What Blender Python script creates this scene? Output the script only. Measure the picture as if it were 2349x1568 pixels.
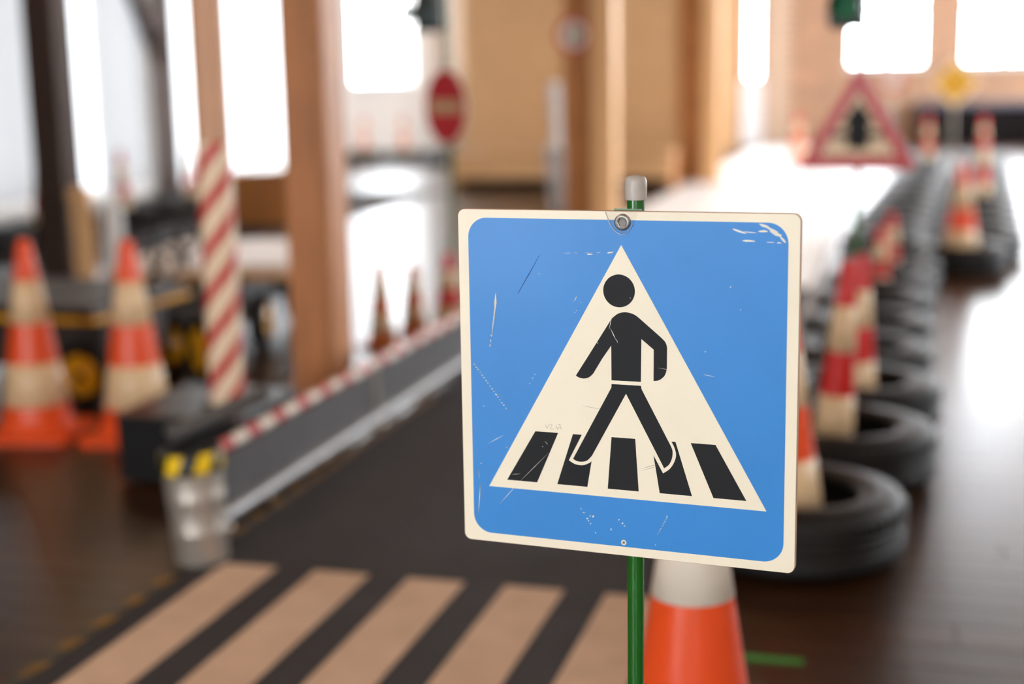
import bpy, bmesh, math, random
from mathutils import Matrix, Vector
random.seed(7)
R = math.radians
PI = math.pi
scene = bpy.context.scene
for o in list(bpy.data.objects):
    bpy.data.objects.remove(o, do_unlink=True)
COL = scene.collection

# ------------------------------------------------------------------ camera
# the hall's long axis is +Y, across is X, the camera stands at the origin, 1.38 m up
cam_data = bpy.data.cameras.new('camera')
cam = bpy.data.objects.new('camera', cam_data)
COL.objects.link(cam)
cam_data.sensor_width = 36.0
cam_data.lens = 50.0
cam_data.clip_end = 200
right = Vector((0.96371717, 0.26627136, -0.01867551))
down = Vector((0.03106798, -0.18138376, -0.98292152))
fwd = Vector((-0.26511129, 0.94667814, -0.18307516))
M = Matrix((right, -down, -fwd)).transposed().to_4x4()
M.translation = Vector((0, 0, 1.38))
cam.matrix_world = M
cam_data.dof.use_dof = True
cam_data.dof.focus_distance = 1.70
cam_data.dof.aperture_fstop = 1.7
scene.camera = cam

# ------------------------------------------------------------------ world, exposure
SKY = 26.0
world = bpy.data.worlds.new('overcast_sky')
scene.world = world
world.use_nodes = True
bg = world.node_tree.nodes['Background']
bg.inputs['Color'].default_value = (0.90, 0.95, 1.0, 1)
bg.inputs['Strength'].default_value = SKY
scene.view_settings.view_transform = 'Standard'
scene.view_settings.look = 'None'
scene.view_settings.gamma = 1.0
scene.view_settings.use_curve_mapping = False
scene.view_settings.exposure = 0.22
scene.cycles.max_bounces = 5
scene.cycles.diffuse_bounces = 3
scene.cycles.glossy_bounces = 2
scene.cycles.transparent_max_bounces = 6
LAMP = 25.0            # warm ceiling lamps

def portal(name, loc, rot, sx, sy):
    l = bpy.data.lights.new(name, 'AREA')
    l.shape = 'RECTANGLE'; l.size = sx; l.size_y = sy
    l.cycles.is_portal = True
    o = bpy.data.objects.new(name, l); COL.objects.link(o)
    o.location = loc; o.rotation_euler = rot

# ------------------------------------------------------------------ materials
def mat(name, color=(.5, .5, .5), rough=.5, metal=0, spec=.5, bump=0, bscale=40, vary=0, vscale=8, coat=0, stretch=(1, 1, 1), coords='Object', sheen=0):
    m = bpy.data.materials.new(name); m.use_nodes = True
    nt = m.node_tree; b = nt.nodes['Principled BSDF']
    b.inputs['Base Color'].default_value = (*color, 1)
    b.inputs['Roughness'].default_value = rough
    b.inputs['Metallic'].default_value = metal
    b.inputs['Specular IOR Level'].default_value = spec
    b.inputs['Coat Weight'].default_value = coat
    b.inputs['Coat Roughness'].default_value = .15
    b.inputs['Sheen Weight'].default_value = sheen
    tc = nt.nodes.new('ShaderNodeTexCoord'); mp = nt.nodes.new('ShaderNodeMapping')
    mp.inputs['Scale'].default_value = stretch
    nt.links.new(tc.outputs[coords], mp.inputs['Vector'])
    if vary:
        n = nt.nodes.new('ShaderNodeTexNoise'); n.inputs['Scale'].default_value = vscale; n.inputs['Detail'].default_value = 5
        r = nt.nodes.new('ShaderNodeValToRGB')
        r.color_ramp.elements[0].position = .3; r.color_ramp.elements[1].position = .7
        r.color_ramp.elements[0].color = (*[max(0, c * (1 - vary)) for c in color], 1)
        r.color_ramp.elements[1].color = (*[min(1, c * (1 + vary)) for c in color], 1)
        nt.links.new(mp.outputs[0], n.inputs['Vector']); nt.links.new(n.outputs['Fac'], r.inputs['Fac'])
        nt.links.new(r.outputs['Color'], b.inputs['Base Color'])
    if bump:
        n2 = nt.nodes.new('ShaderNodeTexNoise'); n2.inputs['Scale'].default_value = bscale; n2.inputs['Detail'].default_value = 4
        bp = nt.nodes.new('ShaderNodeBump'); bp.inputs['Strength'].default_value = bump; bp.inputs['Distance'].default_value = .01
        nt.links.new(mp.outputs[0], n2.inputs['Vector']); nt.links.new(n2.outputs['Fac'], bp.inputs['Height'])
        nt.links.new(bp.outputs['Normal'], b.inputs['Normal'])
    return m

def srgb(r, g, b):
    return tuple(((c / 255) / 12.92 if c / 255 <= .04045 else ((c / 255 + .055) / 1.055) ** 2.4) for c in (r, g, b))

def cone_plastic(name, color, trans):
    m = mat(name, color, .32, vary=.06, vscale=6)
    nt = m.node_tree; b = nt.nodes['Principled BSDF']; out = nt.nodes['Material Output']
    t = nt.nodes.new('ShaderNodeBsdfTranslucent'); t.inputs['Color'].default_value = (*color, 1)
    mx = nt.nodes.new('ShaderNodeMixShader'); mx.inputs['Fac'].default_value = trans
    nt.links.new(b.outputs[0], mx.inputs[1]); nt.links.new(t.outputs[0], mx.inputs[2]); nt.links.new(mx.outputs[0], out.inputs['Surface'])
    return m

def clear_glass(name, gloss=.08, tint=(1, 1, 1)):
    m = bpy.data.materials.new(name); m.use_nodes = True
    nt = m.node_tree; nt.nodes.clear()
    out = nt.nodes.new('ShaderNodeOutputMaterial'); t = nt.nodes.new('ShaderNodeBsdfTransparent'); g = nt.nodes.new('ShaderNodeBsdfGlossy')
    t.inputs['Color'].default_value = (*tint, 1)
    g.inputs['Roughness'].default_value = .05; mx = nt.nodes.new('ShaderNodeMixShader'); mx.inputs['Fac'].default_value = gloss
    nt.links.new(t.outputs[0], mx.inputs[1]); nt.links.new(g.outputs[0], mx.inputs[2]); nt.links.new(mx.outputs[0], out.inputs['Surface'])
    return m

def blind_fabric(name, color):
    m = bpy.data.materials.new(name); m.use_nodes = True
    nt = m.node_tree; nt.nodes.clear()
    out = nt.nodes.new('ShaderNodeOutputMaterial'); t = nt.nodes.new('ShaderNodeBsdfTranslucent'); g = nt.nodes.new('ShaderNodeBsdfDiffuse')
    t.inputs['Color'].default_value = (*color, 1); g.inputs['Color'].default_value = (.8, .79, .77, 1)
    mx = nt.nodes.new('ShaderNodeMixShader'); mx.inputs['Fac'].default_value = .5
    nt.links.new(t.outputs[0], mx.inputs[1]); nt.links.new(g.outputs[0], mx.inputs[2]); nt.links.new(mx.outputs[0], out.inputs['Surface'])
    return m

def emit(name, color, s):
    m = bpy.data.materials.new(name); m.use_nodes = True
    b = m.node_tree.nodes['Principled BSDF']
    b.inputs['Emission Color'].default_value = (*color, 1); b.inputs['Emission Strength'].default_value = s
    b.inputs['Base Color'].default_value = (.8, .8, .8, 1)
    return m

PLW = .137
def floor_mat():
    m = mat('varnished_boards', (.06, .024, .009), .3, spec=.3)
    nt = m.node_tree; b = nt.nodes['Principled BSDF']; L = nt.links
    geo = nt.nodes.new('ShaderNodeNewGeometry'); sep = nt.nodes.new('ShaderNodeSeparateXYZ'); L.new(geo.outputs['Position'], sep.inputs[0])
    dv = nt.nodes.new('ShaderNodeMath'); dv.operation = 'DIVIDE'; dv.inputs[1].default_value = PLW; L.new(sep.outputs['Y'], dv.inputs[0])
    fl = nt.nodes.new('ShaderNodeMath'); fl.operation = 'FLOOR'; L.new(dv.outputs[0], fl.inputs[0])
    wn = nt.nodes.new('ShaderNodeTexWhiteNoise'); wn.noise_dimensions = '1D'; L.new(fl.outputs[0], wn.inputs['W'])
    mp = nt.nodes.new('ShaderNodeMapping'); mp.inputs['Scale'].default_value = (1.2, 22, 1); L.new(geo.outputs['Position'], mp.inputs['Vector'])
    n = nt.nodes.new('ShaderNodeTexNoise'); n.inputs['Scale'].default_value = 2.2; n.inputs['Detail'].default_value = 6; L.new(mp.outputs[0], n.inputs['Vector'])
    ad = nt.nodes.new('ShaderNodeMath'); ad.operation = 'MULTIPLY_ADD'; ad.inputs[1].default_value = .45; L.new(wn.outputs['Value'], ad.inputs[0]); L.new(n.outputs['Fac'], ad.inputs[2])
    r = nt.nodes.new('ShaderNodeValToRGB'); L.new(ad.outputs[0], r.inputs['Fac'])
    r.color_ramp.elements[0].position = .35; r.color_ramp.elements[0].color = (.013, .0045, .0015, 1)
    r.color_ramp.elements[1].position = 1.0; r.color_ramp.elements[1].color = (.052, .019, .006, 1)
    L.new(r.outputs['Color'], b.inputs['Base Color'])
    rr = nt.nodes.new('ShaderNodeMapRange'); rr.inputs['To Min'].default_value = .24; rr.inputs['To Max'].default_value = .38; L.new(n.outputs['Fac'], rr.inputs['Value']); L.new(rr.outputs[0], b.inputs['Roughness'])
    bp = nt.nodes.new('ShaderNodeBump'); bp.inputs['Strength'].default_value = .2; bp.inputs['Distance'].default_value = .003; L.new(ad.outputs[0], bp.inputs['Height']); L.new(bp.outputs[0], b.inputs['Normal'])
    return m

def ply_edge():
    m = mat('plywood', srgb(196, 150, 118), .6)
    nt = m.node_tree; b = nt.nodes['Principled BSDF']
    tc = nt.nodes.new('ShaderNodeTexCoord'); w = nt.nodes.new('ShaderNodeTexWave'); w.bands_direction = 'Y'; w.inputs['Scale'].default_value = 130; w.inputs['Distortion'].default_value = .6
    r = nt.nodes.new('ShaderNodeValToRGB'); r.color_ramp.elements[0].color = (*srgb(150, 104, 78), 1); r.color_ramp.elements[1].color = (*srgb(222, 186, 150), 1)
    nt.links.new(tc.outputs['Object'], w.inputs['Vector']); nt.links.new(w.outputs['Fac'], r.inputs['Fac']); nt.links.new(r.outputs['Color'], b.inputs['Base Color'])
    return m

MT = {}
MT['floor'] = floor_mat()
MT['subfloor'] = mat('subfloor', (.02, .01, .006), .8)
MT['white_wall'] = mat('white_plaster', (.78, .76, .73), .8, bump=.15, bscale=30, vary=.03, vscale=1.5)
MT['brick'] = mat('pale_brick', srgb(166, 126, 98), .85, bump=.4, bscale=60, vary=.3, vscale=3.5)
MT['mortar'] = mat('mortar', srgb(196, 172, 150), .9, vary=.1)
MT['ceiling'] = mat('ceiling_boards', srgb(88, 64, 46), .7, vary=.06)
MT['beam'] = mat('brown_beam', srgb(186, 122, 74), .55, vary=.22, vscale=5, stretch=(6, 6, .7), bump=.2, bscale=30)
MT['dark_beam'] = mat('dark_beam', srgb(54, 35, 25), .6, vary=.3, vscale=4, stretch=(6, 6, .7), bump=.25, bscale=25)
MT['pale_beam'] = mat('pale_pine', srgb(226, 176, 122), .55, vary=.08, vscale=5, stretch=(6, 6, .6))
MT['panel'] = mat('tan_board', srgb(212, 166, 118), .6, vary=.05, vscale=2.5)
MT['panel_dark'] = mat('brown_board', srgb(184, 120, 62), .55, vary=.15, vscale=3)
MT['dark'] = mat('recess_shade', (.012, .008, .006), .8)
MT['white_paint'] = mat('white_paint', (.82, .82, .82), .4)
MT['frame_dark'] = mat('dark_window_frame', (.06, .06, .06), .5)
MT['glass'] = clear_glass('window_glass', .05)
MT['blind'] = blind_fabric('blind_fabric', (.042, .043, .045))
MT['sheer'] = blind_fabric('sheer_fabric', (.26, .263, .266))
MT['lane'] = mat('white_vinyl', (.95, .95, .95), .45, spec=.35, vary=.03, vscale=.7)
MT['mat'] = mat('road_carpet', srgb(47, 41, 41), .78, bump=.6, bscale=260, vary=.16, vscale=5, spec=.35)
MT['stripe'] = mat('stripe_carpet', srgb(202, 168, 142), .9, bump=.5, bscale=260, vary=.09, vscale=9)
MT['hazard_yellow'] = mat('hazard_yellow', srgb(236, 196, 20), .45)
MT['worn_yellow'] = mat('worn_yellow_tape', srgb(128, 92, 18), .6, vary=.5, vscale=25)
MT['black_tape'] = mat('black_tape', (.012, .012, .012), .45)
MT['cone_orange'] = cone_plastic('cone_orange', srgb(246, 90, 38), .25)
MT['cone_red'] = cone_plastic('cone_red', srgb(214, 30, 24), .22)
MT['cone_warm_lit'] = cone_plastic('cone_warm_lit_white', srgb(232, 200, 156), .16)  # white bands with the warm light put into their colour
MT['cone_amber'] = cone_plastic('cone_amber', srgb(206, 104, 40), .15)
MT['cone_white'] = cone_plastic('cone_white', srgb(238, 226, 208), .12)
MT['rubber'] = mat('tire_rubber', (.010, .0085, .0075), .5, bump=.12, bscale=40, spec=.25, vary=.25, vscale=7)
MT['tread'] = mat('tread_rubber', (.008, .007, .006), .6, vary=.2)
MT['cream'] = mat('cream_print', srgb(238, 225, 200), .45, vary=.02, vscale=12, coat=.04, spec=.35)
MT['ply'] = ply_edge()
MT['blue'] = mat('blue_print', srgb(46, 128, 200), .42, vary=.03, vscale=10, coat=.04, spec=.35)
MT['black_print'] = mat('black_print', (.010, .010, .011), .55, spec=.2)
MT['scratch'] = mat('scratch_cream', srgb(232, 226, 212), .6)
MT['scratch_dark'] = mat('scratch_dark', srgb(34, 84, 140), .6)
MT['scratch_grey'] = mat('scratch_grey', srgb(120, 118, 114), .6)
MT['green_paint'] = mat('green_enamel', srgb(26, 92, 24), .22, coat=.4, vary=.08, vscale=14)
MT['grey_plastic'] = mat('grey_plastic_cap', srgb(176, 166, 156), .38, vary=.06, vscale=60)
MT['steel'] = mat('zinc_steel', (.46, .41, .355), .42, metal=.6, vary=.12, vscale=9, bump=.05, bscale=18)
MT['infill'] = mat('grey_infill', (.085, .08, .08), .45, vary=.1)
MT['rail_steel'] = mat('rail_steel', (.30, .295, .30), .45, metal=.6, vary=.1)
MT['bolt'] = mat('bolt_steel', (.40, .38, .35), .5, metal=1)
MT['bolt_dark'] = mat('bolt_socket', (.16, .14, .13), .5, metal=.8)
MT['tab'] = clear_glass('clear_tab', .05, (1, 1, 1))
MT['tab_edge'] = mat('tab_edge', srgb(196, 190, 184), .3)
MT['black_box'] = mat('black_box', (.004, .0035, .0035), .6, spec=.25)
MT['box_lid'] = mat('box_lid_laminate', (.006, .006, .006), .38, spec=.5)
MT['red'] = mat('red_tape', srgb(186, 22, 26), .4, vary=.05)
MT['lifted_red'] = mat('lifted_sign_red', srgb(222, 62, 74), .4)  # sign red lightened in colour to offset the disc being backlit
MT['sign_red'] = mat('sign_red', srgb(190, 10, 18), .35)
MT['pole_cream'] = mat('pole_cream', srgb(232, 206, 176), .5, vary=.03)
MT['pole_tan'] = mat('pole_tan', srgb(196, 150, 118), .55, vary=.06)
MT['tube_grey'] = mat('grey_rubber_tube', (.075, .070, .068), .5)
MT['signal_green'] = mat('signal_housing', (.006, .016, .013), .45)
MT['lens_red'] = mat('lens_red', (.25, .01, .01), .2)
MT['lens_amber'] = mat('lens_amber', (.3, .13, .01), .2)
MT['lens_green'] = mat('lens_green', (.01, .16, .06), .2)
MT['yellow_rim'] = mat('yellow_rim', srgb(214, 150, 14), .3, coat=.3)
MT['kart_grey'] = mat('kart_grey', (.09, .09, .095), .4)
MT['kart_dark'] = mat('kart_dark', (.03, .018, .014), .5)
MT['deck'] = mat('cream_deck', srgb(226, 204, 186), .4, vary=.05)
MT['sign_yellow'] = mat('sign_yellow', srgb(204, 150, 12), .4)
MT['aged_sign'] = mat('aged_sign_white', srgb(232, 200, 160), .4)
MT['sign_white'] = mat('sign_white', srgb(230, 222, 208), .4)
MT['counter_dark'] = mat('counter_dark', (.008, .006, .006), .9, spec=.1)
MT['counter_top'] = mat('counter_top', (.10, .10, .13), .3)
MT['white_plastic'] = mat('white_plastic', (.88, .87, .87), .35)
MT['paper'] = mat('paper_roll', (.86, .84, .83), .7)
MT['green_mark'] = mat('green_tape', srgb(48, 120, 34), .6)
MT['lamp'] = emit('lamp_diffuser', (1.0, .74, .48), LAMP)
MT['lamp_body'] = mat('lamp_body', (.5, .5, .5), .5)

# ------------------------------------------------------------------ mesh helpers
class MB:
    def __init__(s): s.v = []; s.f = []; s.smooth = []
    def add(s, vs, fs, smooth=False):
        k = len(s.v); s.v += [tuple(p) for p in vs]
        for f in fs: s.f.append(tuple(i + k for i in f)); s.smooth.append(smooth)
        return s
    def box(s, a, b, bev=0):
        (x0, y0, z0), (x1, y1, z1) = a, b
        if not bev:
            vs = [(x0, y0, z0), (x1, y0, z0), (x1, y1, z0), (x0, y1, z0), (x0, y0, z1), (x1, y0, z1), (x1, y1, z1), (x0, y1, z1)]
            return s.add(vs, [(0, 3, 2, 1), (4, 5, 6, 7), (0, 1, 5, 4), (1, 2, 6, 5), (2, 3, 7, 6), (3, 0, 4, 7)])
        bm = bmesh.new(); bmesh.ops.create_cube(bm, size=1)
        for v in bm.verts:
            v.co = Vector(((x0 + x1) / 2 + v.co.x * (x1 - x0), (y0 + y1) / 2 + v.co.y * (y1 - y0), (z0 + z1) / 2 + v.co.z * (z1 - z0)))
        bmesh.ops.bevel(bm, geom=list(bm.edges), offset=bev, segments=2, affect='EDGES', profile=.5)
        bm.verts.index_update()
        s.add([v.co[:] for v in bm.verts], [[v.index for v in f.verts] for f in bm.faces]); bm.free()
        return s
    def lathe(s, prof, n=32, closed=False, axis='Z', c=(0, 0, 0), smooth=True, caps=True):
        vs = []; fs = []
        m = len(prof)
        for i in range(n):
            a = 2 * PI * i / n
            for r, z in prof:
                if axis == 'Z': vs.append((c[0] + r * math.cos(a), c[1] + r * math.sin(a), c[2] + z))
                elif axis == 'Y': vs.append((c[0] + r * math.cos(a), c[1] + z, c[2] - r * math.sin(a)))
                else: vs.append((c[0] + z, c[1] + r * math.cos(a), c[2] + r * math.sin(a)))
        for i in range(n):
            j = (i + 1) % n
            for k in range(m if closed else m - 1):
                k2 = (k + 1) % m
                fs.append((i * m + k, j * m + k, j * m + k2, i * m + k2))
        s.add(vs, fs, smooth)
        if not closed and caps:
            if prof[0][0] > 1e-6: s.add([vs[i * m] for i in range(n)][::-1], [tuple(range(n))])
            if prof[-1][0] > 1e-6: s.add([vs[i * m + m - 1] for i in range(n)], [tuple(range(n))])
        return s
    def tube(s, p, q, r, n=16, r2=None):
        p = Vector(p); q = Vector(q); d = (q - p).normalized(); r2 = r if r2 is None else r2
        u = d.orthogonal().normalized(); w = d.cross(u)
        vs = []
        for i in range(n):
            a = 2 * PI * i / n; e = u * math.cos(a) + w * math.sin(a)
            vs.append((p + e * r)[:]); vs.append((q + e * r2)[:])
        s.add(vs, [(2 * i, 2 * ((i + 1) % n), 2 * ((i + 1) % n) + 1, 2 * i + 1) for i in range(n)], True)
        s.add([vs[2 * i] for i in range(n)][::-1], [tuple(range(n))]); s.add([vs[2 * i + 1] for i in range(n)], [tuple(range(n))])
        return s
    def prism(s, poly, y0, y1):
        # polygon in (x, z), front face at y0 (towards -Y), back at y1
        ar = sum(poly[i][0] * poly[(i + 1) % len(poly)][1] - poly[(i + 1) % len(poly)][0] * poly[i][1] for i in range(len(poly)))
        if ar < 0: poly = poly[::-1]
        n = len(poly)
        vs = [(x, y0, z) for x, z in poly] + [(x, y1, z) for x, z in poly]
        s.add(vs, [tuple(range(n)), tuple(range(2 * n - 1, n - 1, -1))] + [(i, i + n, (i + 1) % n + n, (i + 1) % n) for i in range(n)])
        return s
    def mesh(s, name, m):
        me = bpy.data.meshes.new(name); me.from_pydata(s.v, [], s.f)
        me.polygons.foreach_set('use_smooth', s.smooth); me.update()
        if m is not None: me.materials.append(MT[m] if isinstance(m, str) else m)
        return me
    def obj(s, name, m, parent=None, loc=None):
        return link(name, s.mesh(name, m), parent, loc)

def link(name, me, parent=None, loc=None):
    o = bpy.data.objects.new(name, me); COL.objects.link(o)
    if parent: o.parent = parent
    if loc: o.location = loc
    return o
def tag(o, label=None, cat=None, group=None, kind=None):
    if label: o['label'] = label
    if cat: o['category'] = cat
    if group: o['group'] = group
    if kind: o['kind'] = kind
    return o
def thing(name, label, cat, loc=(0, 0, 0), rz=0, group=None):
    o = bpy.data.objects.new(name, None); COL.objects.link(o)
    o.location = loc; o.rotation_euler = (0, 0, rz); o.empty_display_size = .1
    return tag(o, label, cat, group)
def struct(o): o['kind'] = 'structure'; return o
def dup(root, label, loc, rz=0, group=None):
    r = root.copy(); COL.objects.link(r); r.location = loc; r.rotation_euler = (0, 0, rz); r['label'] = label
    if group: r['group'] = group
    for ch in root.children:
        c = ch.copy(); COL.objects.link(c); c.parent = r
        for g in ch.children:
            d = g.copy(); COL.objects.link(d); d.parent = c
    return r
def rrect(x0, z0, x1, z1, r, n=8):
    pts = []
    for cx, cz, a0 in ((x1 - r, z1 - r, 0), (x0 + r, z1 - r, 90), (x0 + r, z0 + r, 180), (x1 - r, z0 + r, 270)):
        for i in range(n + 1):
            a = R(a0 + 90 * i / n); pts.append((cx + r * math.cos(a), cz + r * math.sin(a)))
    return pts
def circ(cx, cz, r, n=32): return [(cx + r * math.cos(2 * PI * i / n), cz + r * math.sin(2 * PI * i / n)) for i in range(n)]
ORD = ['first', 'second', 'third', 'fourth', 'fifth', 'sixth', 'seventh', 'eighth', 'ninth', 'tenth', 'eleventh', 'twelfth', 'thirteenth', 'fourteenth', 'fifteenth', 'sixteenth', 'seventeenth', 'eighteenth']

# ------------------------------------------------------------------ hall shell
XL, XR, YB, YF, ZC = -9.3, 4.6, -4.5, 28.0, 4.9
floor = struct(MB().box((XL, YB, -.14), (XR, YF, -.022)).obj('floor', 'subfloor'))
# boards run across the hall; those near enough to be told apart are single planks
PL = 2.9
plank_mesh = MB().box((0, 0, -.022), (PL - .003, PLW - .004, 0)).mesh('plank', 'floor')
rest = MB()
row = 0; npl = 0
y = YB
i0 = math.floor(YB / PLW) + 1
for i in range(i0, int(YF / PLW)):
    y = i * PLW
    off = (i * 1.13) % PL
    x = XL - off
    while x < XR:
        xa, xb = max(x, XL), min(x + PL, XR)
        if xb - xa > .02:
            vis = 2.4 < y < 9.0 and xb > -.74 * y - .2 and xa < .11 * y + .4 and not (xa > -1.96 and xb < -.62 and y < 9)
            if vis and npl < 300 and xa == x and xb == x + PL:
                link('plank', plank_mesh, floor, (x, y, 0)); npl += 1
            else:
                rest.box((xa, y, -.022), (xb - .003, y + PLW - .004, 0))
        x += PL
tag(rest.obj('plank_field', 'floor', floor), kind='stuff')

struct(MB().box((XL - .2, YB - .2, ZC), (XR + .2, YF + .2, ZC + .15)).obj('ceiling', 'ceiling'))
def wall_with_holes(name, axis, pos, thick, a0, a1, holes, m, z1=ZC):
    """wall of boxes around rectangular openings; axis 'X' means the wall runs along X at y=pos."""
    mb = MB()
    cuts = sorted(set([a0, a1] + [h[0] for h in holes] + [h[1] for h in holes]))
    for u0, u1 in zip(cuts[:-1], cuts[1:]):
        hs = sorted([h for h in holes if h[0] <= u0 + 1e-6 and h[1] >= u1 - 1e-6], key=lambda h: h[2])
        z = -.14
        for h in hs + [(0, 0, z1, z1)]:
            if h[2] > z + 1e-6:
                if axis == 'X': mb.box((u0, pos, z), (u1, pos + thick, h[2]))
                else: mb.box((pos, u0, z), (pos + thick, u1, h[2]))
            z = h[3]
    return struct(mb.obj(name, m))

win_n = [0]
def window(axis, pos, u0, u1, z0, z1, nu, nz, depth, fm='white_paint', sill=True, fw=.05, bar=.022):
    """a window in an opening: frame, glazing bars, one pane per light, sill on the room side."""
    win_n[0] += 1
    w = bpy.data.objects.new('window_%d' % win_n[0], None); COL.objects.link(w); w['kind'] = 'structure'
    w.location = ((u0 + u1) / 2, pos, z0) if axis == 'X' else (pos, (u0 + u1) / 2, z0)
    def bx(mb, a, b, c, d, e, f):   # u, depth, z ranges
        hu = (u1 - u0) / 2
        if axis == 'X': mb.box((a - hu, c, e), (b - hu, d, f))
        else: mb.box((c, a - hu, e), (d, b - hu, f))
        return mb
    W, Hh = u1 - u0, z1 - z0
    t0, t1 = -.03, .03
    fr = MB(); bx(fr, 0, W, t0, t1, 0, fw); bx(fr, 0, W, t0, t1, Hh - fw, Hh); bx(fr, 0, fw, t0, t1, fw, Hh - fw); bx(fr, W - fw, W, t0, t1, fw, Hh - fw)
    fr.obj('window_frame', fm, w)
    for k in range(1, nu):
        c = W * k / nu; bx(MB(), c - bar, c + bar, t0, t1, fw, Hh - fw).obj('mullion', fm, w)
    for k in range(1, nz):
        c = Hh * k / nz; bx(MB(), fw, W - fw, t0 + .005, t1 - .005, c - bar * .8, c + bar * .8).obj('transom', fm, w)
    for a in range(nu):
        for b in range(nz):
            ua, ub = max(fw, W * a / nu + .02), min(W - fw, W * (a + 1) / nu - .02)
            za, zb = max(fw, Hh * b / nz + .016), min(Hh - fw, Hh * (b + 1) / nz - .016)
            bx(MB(), ua, ub, -.003, .003, za, zb).obj('pane', 'glass', w)
    if sill:
        sg = depth
        if axis == 'X': MB().box((-W / 2 - .06, -sg, -.05), (W / 2 + .06, -.03, 0)).obj('window_sill', 'white_paint', w)
        else:
            a, b = (.03, sg) if pos < 0 else (-sg, -.03)
            MB().box((a, -W / 2 - .06, -.05), (b, W / 2 + .06, 0)).obj('window_sill', 'white_paint', w)
    if axis == 'X': portal('sky_portal', ((u0 + u1) / 2, pos + (.25 if pos > 0 else -.25), (z0 + z1) / 2), (R(-90 if pos > 0 else 90), 0, 0), W, Hh)
    else: portal('sky_portal', (pos + (-.25 if pos < 0 else .25), (u0 + u1) / 2, (z0 + z1) / 2), (0, R(-90 if pos < 0 else 90), 0), Hh, W)
    return w

# far brick wall
FARW = [(-3.08, -2.80, 1.25, 4.6), (-1.16, .21, 1.46, 4.6), (.90, 2.35, 1.46, 4.6), (2.95, 4.3, 1.46, 4.6)]
fw_ = wall_with_holes('wall_far', 'X', YF, .25, XL, XR, FARW, 'mortar')
bk = MB()
BL, BH = .25, .077
for r_ in range(int(ZC / BH)):
    z = r_ * BH; x = -5.2 - (r_ % 2) * BL / 2
    while x < XR:
        xa, xb = x, x + BL - .012
        hit = any(xa < h[1] and xb > h[0] and z < h[3] and z + BH > h[2] for h in FARW)
        if hit:
            for h in FARW:
                if z < h[3] and z + BH > h[2]:
                    if xa < h[0] < xb: xb = h[0]; hit = False
                    elif xa < h[1] < xb: xa = h[1]; hit = False
        if xa > -2.74 and xb < -2.2: hit = True      # plastered strip beside the door
        if not hit and xb - xa > .02:
            d = random.uniform(.006, .014)
            bk.box((xa, YF - d, z), (min(xb, XR), YF, z + BH - .012))
        x += BL
tag(bk.obj('brickwork', 'brick', fw_), kind='stuff')
for k, h in enumerate(FARW):
    window('X', YF + .12, h[0], h[1], h[2], h[3], 1 if k == 0 else 2, 1 if k == 0 else 3, .30, 'frame_dark' if k else 'white_paint', sill=k > 0, fw=.04, bar=.05)
d_ = struct(MB().box((-3.16, YF - .045, 0), (-2.74, YF - .005, 1.24), .006).obj('door_1', 'white_paint'))
MB().lathe([(.0, -.07), (.018, -.066), (.02, -.05), (.01, -.045)], 16, axis='Y', c=(-2.80, YF, .98)).obj('door_knob', 'steel', d_)
# left wall: tall glazing with blinds, then a window with a sill near the far end
LEFTW = [(12.55, 16.25, .12, 3.3), (16.85, 22.2, .10, 4.2), (23.4, 26.5, 1.28, 4.4)]
wall_with_holes('wall_left', 'Y', XL - .25, .25, YB, YF, LEFTW, 'white_wall')
for h, nu, nz, s in zip(LEFTW, (4, 4, 3), (1, 1, 2), (False, False, True)):
    window('Y', XL - .12, *h, nu, nz, .28, 'white_paint', sill=s)
RIGHTW = [(6.0, 7.1, 1.1, 3.6), (11.6, 14.2, 1.1, 3.9), (17.4, 20.2, 1.1, 3.9), (23.2, 26.4, 1.1, 3.9)]
wall_with_holes('wall_right', 'Y', XR, .25, YB, YF, RIGHTW, 'white_wall')
for h in RIGHTW: window('Y', XR + .12, *h, 2, 2, .2, 'white_paint')
BACK_FILLW = [(-4.5, -3.42, .12, 2.9), (-2.6, -1.7, 1.1, 3.5), (.9, 1.8, 1.1, 3.5)]  # unseen rear windows, added and sized to light the sign's front and sheen
wall_with_holes('wall_back', 'X', YB - .25, .25, XL, XR, BACK_FILLW, 'white_wall')
for h in BACK_FILLW: window('X', YB - .12, *h, 2, 2, -.24, 'white_paint', sill=False)
# blinds hang on the room side of the left glazing
for ya, yb, bmat, t in ((12.57, 14.42, 'blind', 'white translucent blind beside the dark post, just left of the narrow bright sheer blind'), (15.05, 16.24, 'blind', 'pale grey translucent blind right of the narrow bright sheer blind'),
        (14.44, 15.03, 'sheer', 'narrow bright sheer blind between two greyer ones on the left glazing'), (16.87, 22.18, 'sheer', 'wide bright sheer blind behind the striped pole and thick brown post')):
    b = MB(); n = 24
    vs = []; fs = []
    for i in range(n + 1):
        yy = ya + (yb - ya) * i / n; xx = XL + .03 + .012 * math.sin(i * 1.9)
        vs += [(xx, yy, .14), (xx, yy, 3.28 if ya < 16.5 else 4.18)]
    fs = [(2 * i, 2 * i + 2, 2 * i + 3, 2 * i + 1) for i in range(n)]
    b.add(vs, fs, True)
    r = thing('window_blind', t, 'blind', (XL + .03, (ya + yb) / 2, .1), group='blinds on the left glazing')
    o = b.obj('blind_cloth', bmat, r); o.location = (-(XL + .03), -(ya + yb) / 2, -.1)
    MB().tube((0, -(yb - ya) / 2, 3.2), (0, (yb - ya) / 2, 3.2), .022, 12).obj('roller', 'white_paint', r)
    MB().box((-.012, -(yb - ya) / 2, .02), (.012, (yb - ya) / 2, .05)).obj('hem_bar', 'white_paint', r)
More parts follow.
